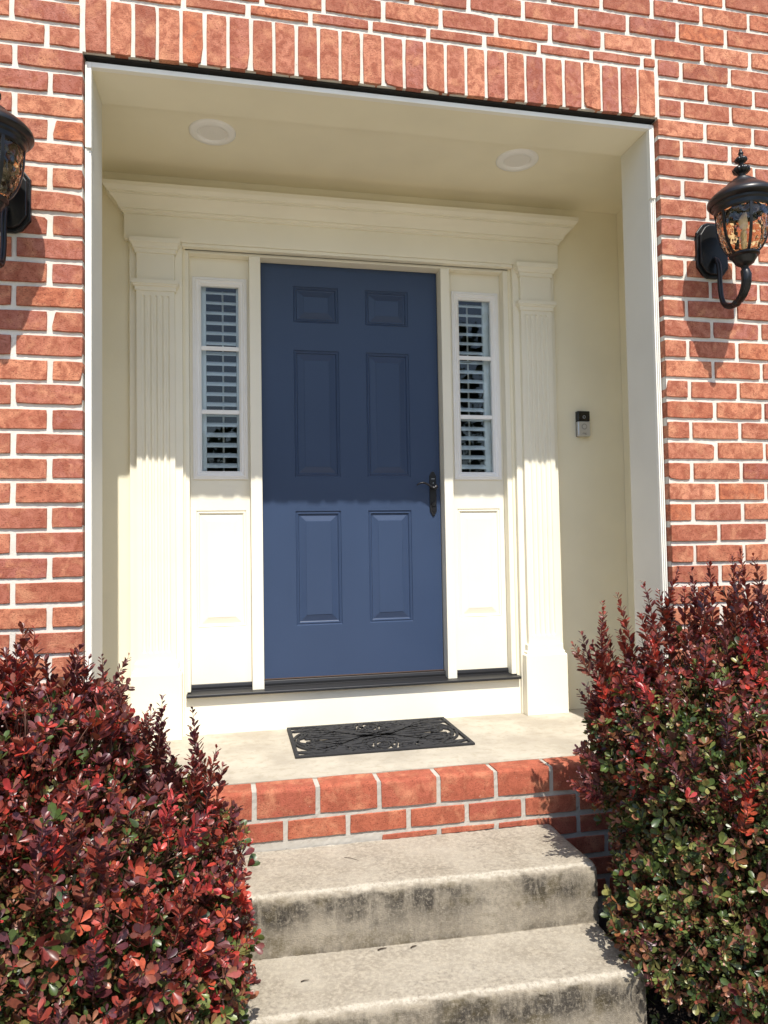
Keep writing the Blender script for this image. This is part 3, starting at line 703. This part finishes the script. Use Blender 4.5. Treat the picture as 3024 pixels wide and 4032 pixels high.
# ------------------------------------------------------------------ doormat
mat_t = thing('doormat', (1.135, .622, .001), 'black rubber doormat with open scrollwork on the porch landing', 'doormat')
mx, my, hw_, hd = 1.135, .622, .388, .240
m = MB()
for x0, x1, y0, y1 in ((-hw_, hw_, -hd, -hd+.017), (-hw_, hw_, hd-.017, hd), (-hw_, -hw_+.017, -hd+.017, hd-.017), (hw_-.017, hw_, -hd+.017, hd-.017)):
    m.box(mx+x0, mx+x1, my+y0, my+y1, .0015, .011)
m.build('border', RUBBER, mat_t, bev=.002)
m = MB()
def strip(pts, wd=.0085, h=.0105, base=.0015):
    n = len(pts); vs, fs = [], []
    for i, (x, y) in enumerate(pts):
        a, b = pts[max(i-1, 0)], pts[min(i+1, n-1)]; tx, ty = b[0]-a[0], b[1]-a[1]; l = math.hypot(tx, ty) or 1; nx, ny = -ty/l, tx/l
        x = max(-hw_+.01, min(hw_-.01, x)); y = max(-hd+.01, min(hd-.01, y))
        for o, z in ((-1, base), (-1, h-.003), (-.55, h), (.55, h), (1, h-.003), (1, base)): vs.append((mx+x+nx*wd*o, my+y+ny*wd*o, z))
    for i in range(n-1):
        for j in range(6): fs.append((i*6+j, i*6+(j+1) % 6, i*6+6+(j+1) % 6, i*6+6+j))
    m.add(vs, fs)
for sx in (-1, 1):
    for sy in (-1, 1):
        S = lambda P: [(sx*x, sy*y) for x, y in P]
        # end scroll, inner scroll, long sweep crossing the middle
        sp_ = [(.262+(.012+.082*t)*math.cos(3.4+7.6*(1-t)), .112+(.010+.082*t)*math.sin(3.4+7.6*(1-t))) for t in np.linspace(0, 1, 44)]
        strip(S(sp_))
        strip(S([(.115+(.008+.052*t)*math.cos(.4+8.5*(1-t)), .165+(.007+.046*t)*math.sin(.4+8.5*(1-t))) for t in np.linspace(0, 1, 36)]), .0065)
        strip(S([(.36*t, .185*math.sin(t*2.35-.35)*(.55+.45*t)) for t in np.linspace(-.55, 1, 40)]))
        strip(S([(.34*t+.01, .10*math.sin(t*3.0-.2)) for t in np.linspace(-.75, 1, 40)]), .006)
        strip(S([(.30*t, .045*math.sin(t*2.2+.5)+.012) for t in np.linspace(-1, .95, 30)]), .0055)
        strip(S([(.355*math.cos(a), .215*math.sin(a)) for a in np.linspace(0, 1.25, 26)]), .0075)
        strip(S([(.02+.02*math.sin(a*1.5), .235-.075*a/1.5) for a in np.linspace(0, 1.5, 14)]), .006)
        strip(S([(.20+.06*math.cos(a), .21-.05*math.sin(a)) for a in np.linspace(.2, 2.8, 16)]), .006)
        strip(S([(.3, .235), (.318, .205), (.345, .18), (.38, .165)]), .006)
        strip(S([(.262+(.012+.082*t)*math.cos(.9+7.6*(1-t))*.92, .112+(.010+.082*t)*math.sin(.9+7.6*(1-t))*.92) for t in np.linspace(.25, 1, 34)]), .0065)
        for q_ in range(4): strip(S([(.34*t-.02, (.03+.045*q_)*math.sin(t*(2.0+.35*q_)+.25*q_-.3)*(.6+.4*abs(t))) for t in np.linspace(-.8, 1, 36)]), .0062)
        strip(S([(.37*math.cos(a), .232*math.sin(a)**.8) for a in np.linspace(0.02, 1.5, 30)]), .0065)
        strip(S([(.05+.10*t, .23-.06*math.sin(t*3.14)) for t in np.linspace(0, 1, 18)]), .006)
        strip(S([(.17+.12*t, .235-.07*t*t) for t in np.linspace(0, 1, 14)]), .006)
        strip(S([(.04+.24*t, .10+.10*t-.06*t*t) for t in np.linspace(0, 1, 20)]), .006)
        strip(S([(.045+(.006+.036*t)*math.cos(7*t+1), .085+(.006+.032*t)*math.sin(7*t+1)) for t in np.linspace(0, 1, 26)]), .006)
        strip(S([(.0+.03*math.cos(a), .135+.05*math.sin(a)) for a in np.linspace(-1.6, 1.6, 16)]), .006)
        strip(S([((.004+.02*t)*math.cos(9*t), .15+(.004+.028*t)*math.sin(9*t)) for t in np.linspace(0, 1, 24)]), .005)
        strip(S([(.055+.012*math.sin(t*5), .05+.185*t) for t in np.linspace(0, 1, 16)]), .0055)
        strip(S([(.17+.02*math.sin(t*4), .02+.13*t) for t in np.linspace(0, 1, 14)]), .0055)
m.build('scrollwork', RUBBER, mat_t, sharp=40)

# ------------------------------------------------------------------ barberry shrubs
TPL = np.array([(0, 0, 0), (.30, -.13, .02), (.62, -.25, .05), (.86, -.20, .06), (1, 0, .03), (.86, .20, .06), (.62, .25, .05), (.30, .13, .02), (.35, 0, -.02), (.72, 0, -.01)], float)
TF = np.array([(0, 1, 8), (0, 8, 7), (1, 2, 8), (2, 9, 8), (7, 8, 6), (6, 8, 9), (2, 3, 9), (6, 9, 5), (3, 4, 9), (5, 9, 4)], int)
REDS = np.array([srgb(104, 44, 40)[:3], srgb(122, 52, 42)[:3], srgb(88, 42, 46)[:3], srgb(134, 58, 46)[:3], srgb(112, 62, 48)[:3], srgb(78, 42, 48)[:3], srgb(98, 56, 54)[:3]])
BRT = np.array([srgb(170, 60, 48)[:3], srgb(162, 74, 50)[:3], srgb(158, 54, 52)[:3], srgb(150, 74, 66)[:3]])
GRN = np.array([srgb(66, 82, 38)[:3], srgb(92, 102, 52)[:3], srgb(52, 68, 34)[:3], srgb(118, 116, 66)[:3]])
BRN = np.array([srgb(120, 78, 50)[:3], srgb(138, 92, 70)[:3], srgb(104, 62, 50)[:3]])
def shrub(base, label, ell, n_ros, n_long, n_fill, tops, red_z, seed, size=1.0):
    rg = np.random.default_rng(seed); t = thing('barberry_shrub', base, label, 'shrub', 'red barberry shrubs flanking the steps'); org = np.array(base)
    ell = [(np.array(c), np.array(r)) for c, r in ell]; ph = rg.uniform(0, 6.28, (6, 3)); fq = rg.normal(0, 9, (6, 3))
    lump = lambda p: 1+.035*sum(np.sin(p @ fq[i]+ph[i, 0]) for i in range(6))
    def surf(n):
        P, N = [], []
        while len(P) < n:
            c, r = ell[rg.integers(len(ell))]; d = rg.normal(size=3); d /= np.linalg.norm(d)
            p = c+r*d*lump(c+r*d); nn = d/r; nn /= np.linalg.norm(nn)
            if p[2] < GZ+.04 or p[1] > -.03: continue
            if any((((p-c2)/r2)**2).sum() < .92 for c2, r2 in ell if c2 is not c): continue
            if nn[1] > .75: continue
            P.append(p); N.append(nn)
        return np.array(P), np.array(N)
    pos, axs, nrm, ln, col = [], [], [], [], []
    stems = MB()
    def perp(a):
        b = np.cross(a, (0, 0, 1.0)); 
        if np.linalg.norm(b) < .1: b = np.cross(a, (1.0, 0, 0))
        return b/np.linalg.norm(b)
    def pickc(p, depth):
        f = np.sin(p @ np.array([7, 5, 9])+seed)*.5+np.sin(p @ np.array([-11, 8, 6])+2*seed)*.5
        pr = np.clip((p[2]-red_z)/.6+.42+.36*f-depth*3.2, .04, .86)
        u = rg.random()
        if u < pr:
            if rg.random() < .18+.20*(f > .35): c = BRT[rg.integers(len(BRT))]
            else: c = REDS[rg.integers(len(REDS))]
        else: c = GRN[rg.integers(len(GRN))] if rg.random() < .68 else BRN[rg.integers(len(BRN))]
        return c
    def leaf(p, a, nv, L, c): pos.append(p); axs.append(a); nrm.append(nv); ln.append(L); col.append(np.clip(c*rg.uniform(.8, 1.6), 0, 1))
    def rosette(p, d, n, L, c, spread=1.0):
        b1 = perp(d); b2 = np.cross(d, b1); a0 = rg.uniform(0, 6.28)
        for k in range(n):
            an = a0+2.4*k; sp2 = (.5+.75*(k % 3)/2+rg.uniform(-.15, .15))*spread
            rad = math.cos(an)*b1+math.sin(an)*b2; a = d*math.cos(sp2)+rad*math.sin(sp2); nv = d*math.sin(sp2)-rad*math.cos(sp2)
            nv = nv+rg.normal(0, .12, 3); nv -= a*(nv@a); nv /= np.linalg.norm(nv)
            leaf(p+rad*.002, a, nv, L*rg.uniform(.7, 1.15), c if rg.random() < .7 else pickc(p, 0))
    P, N = surf(n_ros)
    for p, n in zip(P, N):
        d = n*rg.uniform(.5, 1)+np.array((0, -.12, .62))*rg.uniform(.3, 1.1)+rg.normal(0, .28, 3); d /= np.linalg.norm(d)
        off = rg.uniform(-.07, .035); q = p+n*off
        L = rg.choice([.015, .019, .023, .027, .033])*rg.uniform(.88, 1.12)*size*(1 if off > -.03 else .85)
        rosette(q, d, rg.integers(5, 9), L, pickc(q, max(0, -off)*4))
        if rg.random() < .5:
            q2 = q-d*.018; rosette(q2, d, rg.integers(3, 6), L*.95, pickc(q2, .05), 1.35)
        if rg.random() < .35: stems.tube([q-d*.10-n*.05, q-d*.04, q], [.0022, .0016, .001], 4)
    # long upright shoots
    def shoot(p, d, l, c0):
        cur = p.copy(); nseg = max(4, int(l/.0095)); bend = rg.normal(0, .012, 3); pts = [cur.copy()]; dd = d.copy()
        for k in range(nseg):
            t_ = k/nseg; dd = dd+bend*.6+np.array((0, 0, .012)); dd /= np.linalg.norm(dd); cur = cur+dd*(l/nseg); pts.append(cur.copy())
            b1 = perp(dd); b2 = np.cross(dd, b1)
            for r_ in range(2 if t_ < .8 else 1 + (rg.random() < .5)):
                an = 2.4*k+r_*math.pi*.8; rad = math.cos(an)*b1+math.sin(an)*b2; s_ = rg.uniform(.65, 1.1); a = dd*math.cos(s_)+rad*math.sin(s_); nv = dd*math.sin(s_)-rad*math.cos(s_)
                L = (.033*(1-t_)**.5+.008)*rg.uniform(.75, 1.15)*size
                leaf(cur, a, nv, L, c0 if rg.random() < .75 else REDS[rg.integers(len(REDS))])
        stems.tube(pts[::2]+[pts[-1]], list(np.linspace(.0021, .0007, len(pts[::2])+1)), 4)
    P, N = surf(n_long*3); k = 0
    for p, n in zip(P, N):
        if k >= n_long: break
        if n[2] < -.05 or p[2] < red_z-.25: continue
        d = n*.55+np.array((0, 0, 1.0))+rg.normal(0, .2, 3); d /= np.linalg.norm(d); shoot(p-n*.03, d, rg.uniform(.06, .17), REDS[rg.integers(len(REDS))] if rg.random() < .75 else BRT[rg.integers(len(BRT))]); k += 1
    for (p, d, l) in tops:
        d = np.array(d, float); d /= np.linalg.norm(d); p = np.array(p, float); shoot(p, d, l, REDS[rg.integers(len(REDS))])
        for q_ in range(3):
            d2 = d+rg.normal(0, .22, 3); d2 /= np.linalg.norm(d2); shoot(p+rg.normal(0, .035, 3), d2, l*rg.uniform(.35, .8), REDS[rg.integers(len(REDS))])
    # inner leaves filling the volume
    k = 0
    while k < n_fill:
        c, r = ell[rg.integers(len(ell))]; d = rg.normal(size=3); d /= np.linalg.norm(d); rr = rg.uniform(.12, .93)**.5
        p = c+r*d*rr*lump(c+r*d)*.97
        if p[2] < GZ+.03 or p[1] > -.02: continue
        a = d+np.array((0, 0, .3))+rg.normal(0, .6, 3); a /= np.linalg.norm(a); nv = rg.normal(size=3)+np.array((0, -.4, .9)); nv -= a*(nv@a); nv /= np.linalg.norm(nv)
        leaf(p, a, nv, rg.uniform(.018, .03)*size, pickc(p, .16)*.9); k += 1
    pos_, axs_, nrm_, ln_, col_ = map(np.array, (pos, axs, nrm, ln, col)); bi = np.cross(nrm_, axs_)
    # the leaves that show largest become parts of their own
    rel = pos_-cp; dist = np.linalg.norm(rel, axis=1); face = np.abs((nrm_*rel).sum(1))/dist
    out = np.full(len(pos_), -9.0)
    for c, r in ell: out = np.maximum(out, 1-(((pos_-c)/r)**2).sum(1))
    pr = rel @ Rm.T; u_ = 1512+2851.8*pr[:, 0]/pr[:, 2]; v_ = 2016+2851.8*pr[:, 1]/pr[:, 2]
    near = pos_[:, 1] < (np.array([c for c, r in ell]).mean(0)[1]-.02)
    score = ln_/dist*face*(out < .10)*near*((u_ > 10) & (u_ < 3014) & (v_ > 0) & (v_ < 4020))
    big = np.argsort(-score)[:300]; isb = np.zeros(len(pos_), bool); isb[big] = True
    wv = rg.uniform(.8, 1.15, len(pos_)); cup = rg.uniform(.3, 2.2, len(pos_))
    keep = ~isb
    def verts(sel): return pos_[sel, None, :]+ln_[sel, None, None]*(TPL[None, :, 0:1]*axs_[sel, None, :]+TPL[None, :, 1:2]*wv[sel, None, None]*bi[sel, None, :]+TPL[None, :, 2:3]*cup[sel, None, None]*nrm_[sel, None, :])
    V = verts(keep)-org; n = len(V); me = bpy.data.meshes.new('foliage'); me.vertices.add(n*10); me.vertices.foreach_set('co', V.reshape(-1))
    F = (TF[None]+10*np.arange(n)[:, None, None]).reshape(-1, 3); me.loops.add(len(F)*3); me.loops.foreach_set('vertex_index', F.reshape(-1)); me.polygons.add(len(F)); me.polygons.foreach_set('loop_start', np.arange(len(F))*3); me.polygons.foreach_set('loop_total', np.full(len(F), 3))
    me.update(calc_edges=True); me.validate()
    ca = me.color_attributes.new('tint', 'FLOAT_COLOR', 'POINT'); ca.data.foreach_set('color', np.repeat(np.c_[col_[keep], np.ones(n)], 10, 0).reshape(-1))
    fo = link_mesh('foliage', me, LEAF, t, smooth=True); fo['kind'] = 'stuff'
    kinds = []
    for kk in range(6):
        T = TPL*np.array((1, .85+.06*kk, .5+.3*kk)); lm = bpy.data.meshes.new('leaf'); lm.from_pydata([tuple(a) for a in T], [], [tuple(int(b) for b in f) for f in TF]); kinds.append(lm)
    for i in big:
        o = link_mesh('leaf', kinds[rg.integers(6)], LEAF_O, t, smooth=True); M = Matrix.Identity(4)
        for r_ in range(3): M[r_][0], M[r_][1], M[r_][2], M[r_][3] = axs_[i][r_], bi[i][r_], nrm_[i][r_], pos_[i][r_]-org[r_]
        o.matrix_basis = M @ Matrix.Scale(ln_[i], 4); o.color = (*col_[i], 1)
    # main branches from the ground
    br = MB()
    for k in range(26):
        c, r = ell[k % len(ell)]; a = rg.uniform(0, 6.28); b = np.array(base)+np.array((math.cos(a)*.07, math.sin(a)*.07, -.02)); e = c+r*np.array((math.cos(a)*.7, math.sin(a)*.7, rg.uniform(.1, .8))); mid = (b+e)/2+np.array((0, 0, -.08))
        br.tube([b, mid, e], [.008, .006, .003], 6)
    br.build('branches', STEM, t, smooth=True); stems.build('twigs', STEM, t, smooth=True)
    return t
Ltops = [((-.02, -.55, .50), (-.05, 0, 1), .17), ((.05, -.5, .46), (.12, 0, 1), .15), ((.13, -.45, .36), (.2, -.1, 1), .22), ((.10, -.35, .38), (.5, 0, 1), .2), ((.20, -.5, .30), (.05, 0, 1), .20),
         ((.28, -.5, .24), (.22, 0, 1), .22), ((.40, -.55, .18), (.02, 0, 1), .25), ((.42, -.6, .14), (.12, 0, 1), .20), ((.36, -.55, .18), (-.3, 0, 1), .17), ((-.1, -.4, .45), (.1, 0, 1), .14)]
shrub((0.0, -.55, GZ), 'deep red barberry shrub left of the concrete steps, covering the pilaster base', [((-.02, -.62, -.12), (.50, .50, .58)), ((.21, -.60, -.28), (.32, .42, .46)), ((-.35, -.55, .0), (.45, .45, .50)), ((.02, -.48, .08), (.30, .38, .36)), ((.24, -.70, -.45), (.285, .40, .32))],
      4600, 160, 42000, Ltops, -.15, 3)
Rtops = [((1.78, -.32, .38), (-.42, 0, 1), .26), ((1.80, -.30, .40), (-.3, 0, 1), .26), ((1.86, -.35, .46), (-.2, 0, 1), .24), ((1.93, -.38, .50), (-.08, 0, 1), .24), ((1.98, -.35, .52), (-.02, 0, 1), .26), ((2.06, -.4, .54), (.08, 0, 1), .24),
         ((2.12, -.42, .56), (-.02, 0, 1), .25), ((2.2, -.42, .58), (.1, 0, 1), .24), ((2.28, -.40, .58), (-.05, 0, 1), .26), ((1.76, -.35, .24), (-.6, 0, .9), .17), ((1.72, -.40, .02), (-.8, -.1, .35), .16), ((1.74, -.36, .10), (-.8, 0, .5), .13)]
shrub((2.15, -.45, GZ), 'taller red barberry shrub right of the steps, green lower down, under the lantern', [((2.15, -.47, .02), (.43, .42, .55)), ((2.02, -.42, .12), (.30, .33, .36)), ((2.10, -.55, -.28), (.40, .40, .36)), ((2.45, -.50, .05), (.40, .40, .55))],
      4600, 160, 32000, Rtops, .28, 5)

# ------------------------------------------------------------------ litter on the steps
def twig(x, y, z, l, ang, label, mat=STEM, r=.0014):
    m = MB(); dx, dy = math.cos(ang)*l/2, math.sin(ang)*l/2
    m.tube([(x-dx, y-dy, z), (x-dx*.2, y-dy*.2+l*.06, z+.0012), (x+dx, y+dy, z+.0004)], [r, r*.9, r*.5], 6); o = m.build('fallen_twig', mat, None, smooth=True)
    o['label'] = label; o['category'] = 'twig'; o['group'] = 'twigs fallen on the steps'
TWG = simple('dry_twig', (.05, .033, .022, 1), .9)
twig(.955, -.345, -.3995, .030, .15, 'short dark twig on the lower step, nearest the middle of the riser', TWG, .0022)
twig(1.055, -.355, -.3995, .022, .35, 'short dark twig on the lower step, right of the other by the riser', TWG, .0022)
twig(.90, -.10, -.2165, .06, -.7, 'thin curved pine needle lying on the upper concrete step', TWG, .0009)
twig(.70, -.455, -.3995, .024, .1, 'tiny bent twig on the left of the lower step tread', TWG, .0016)
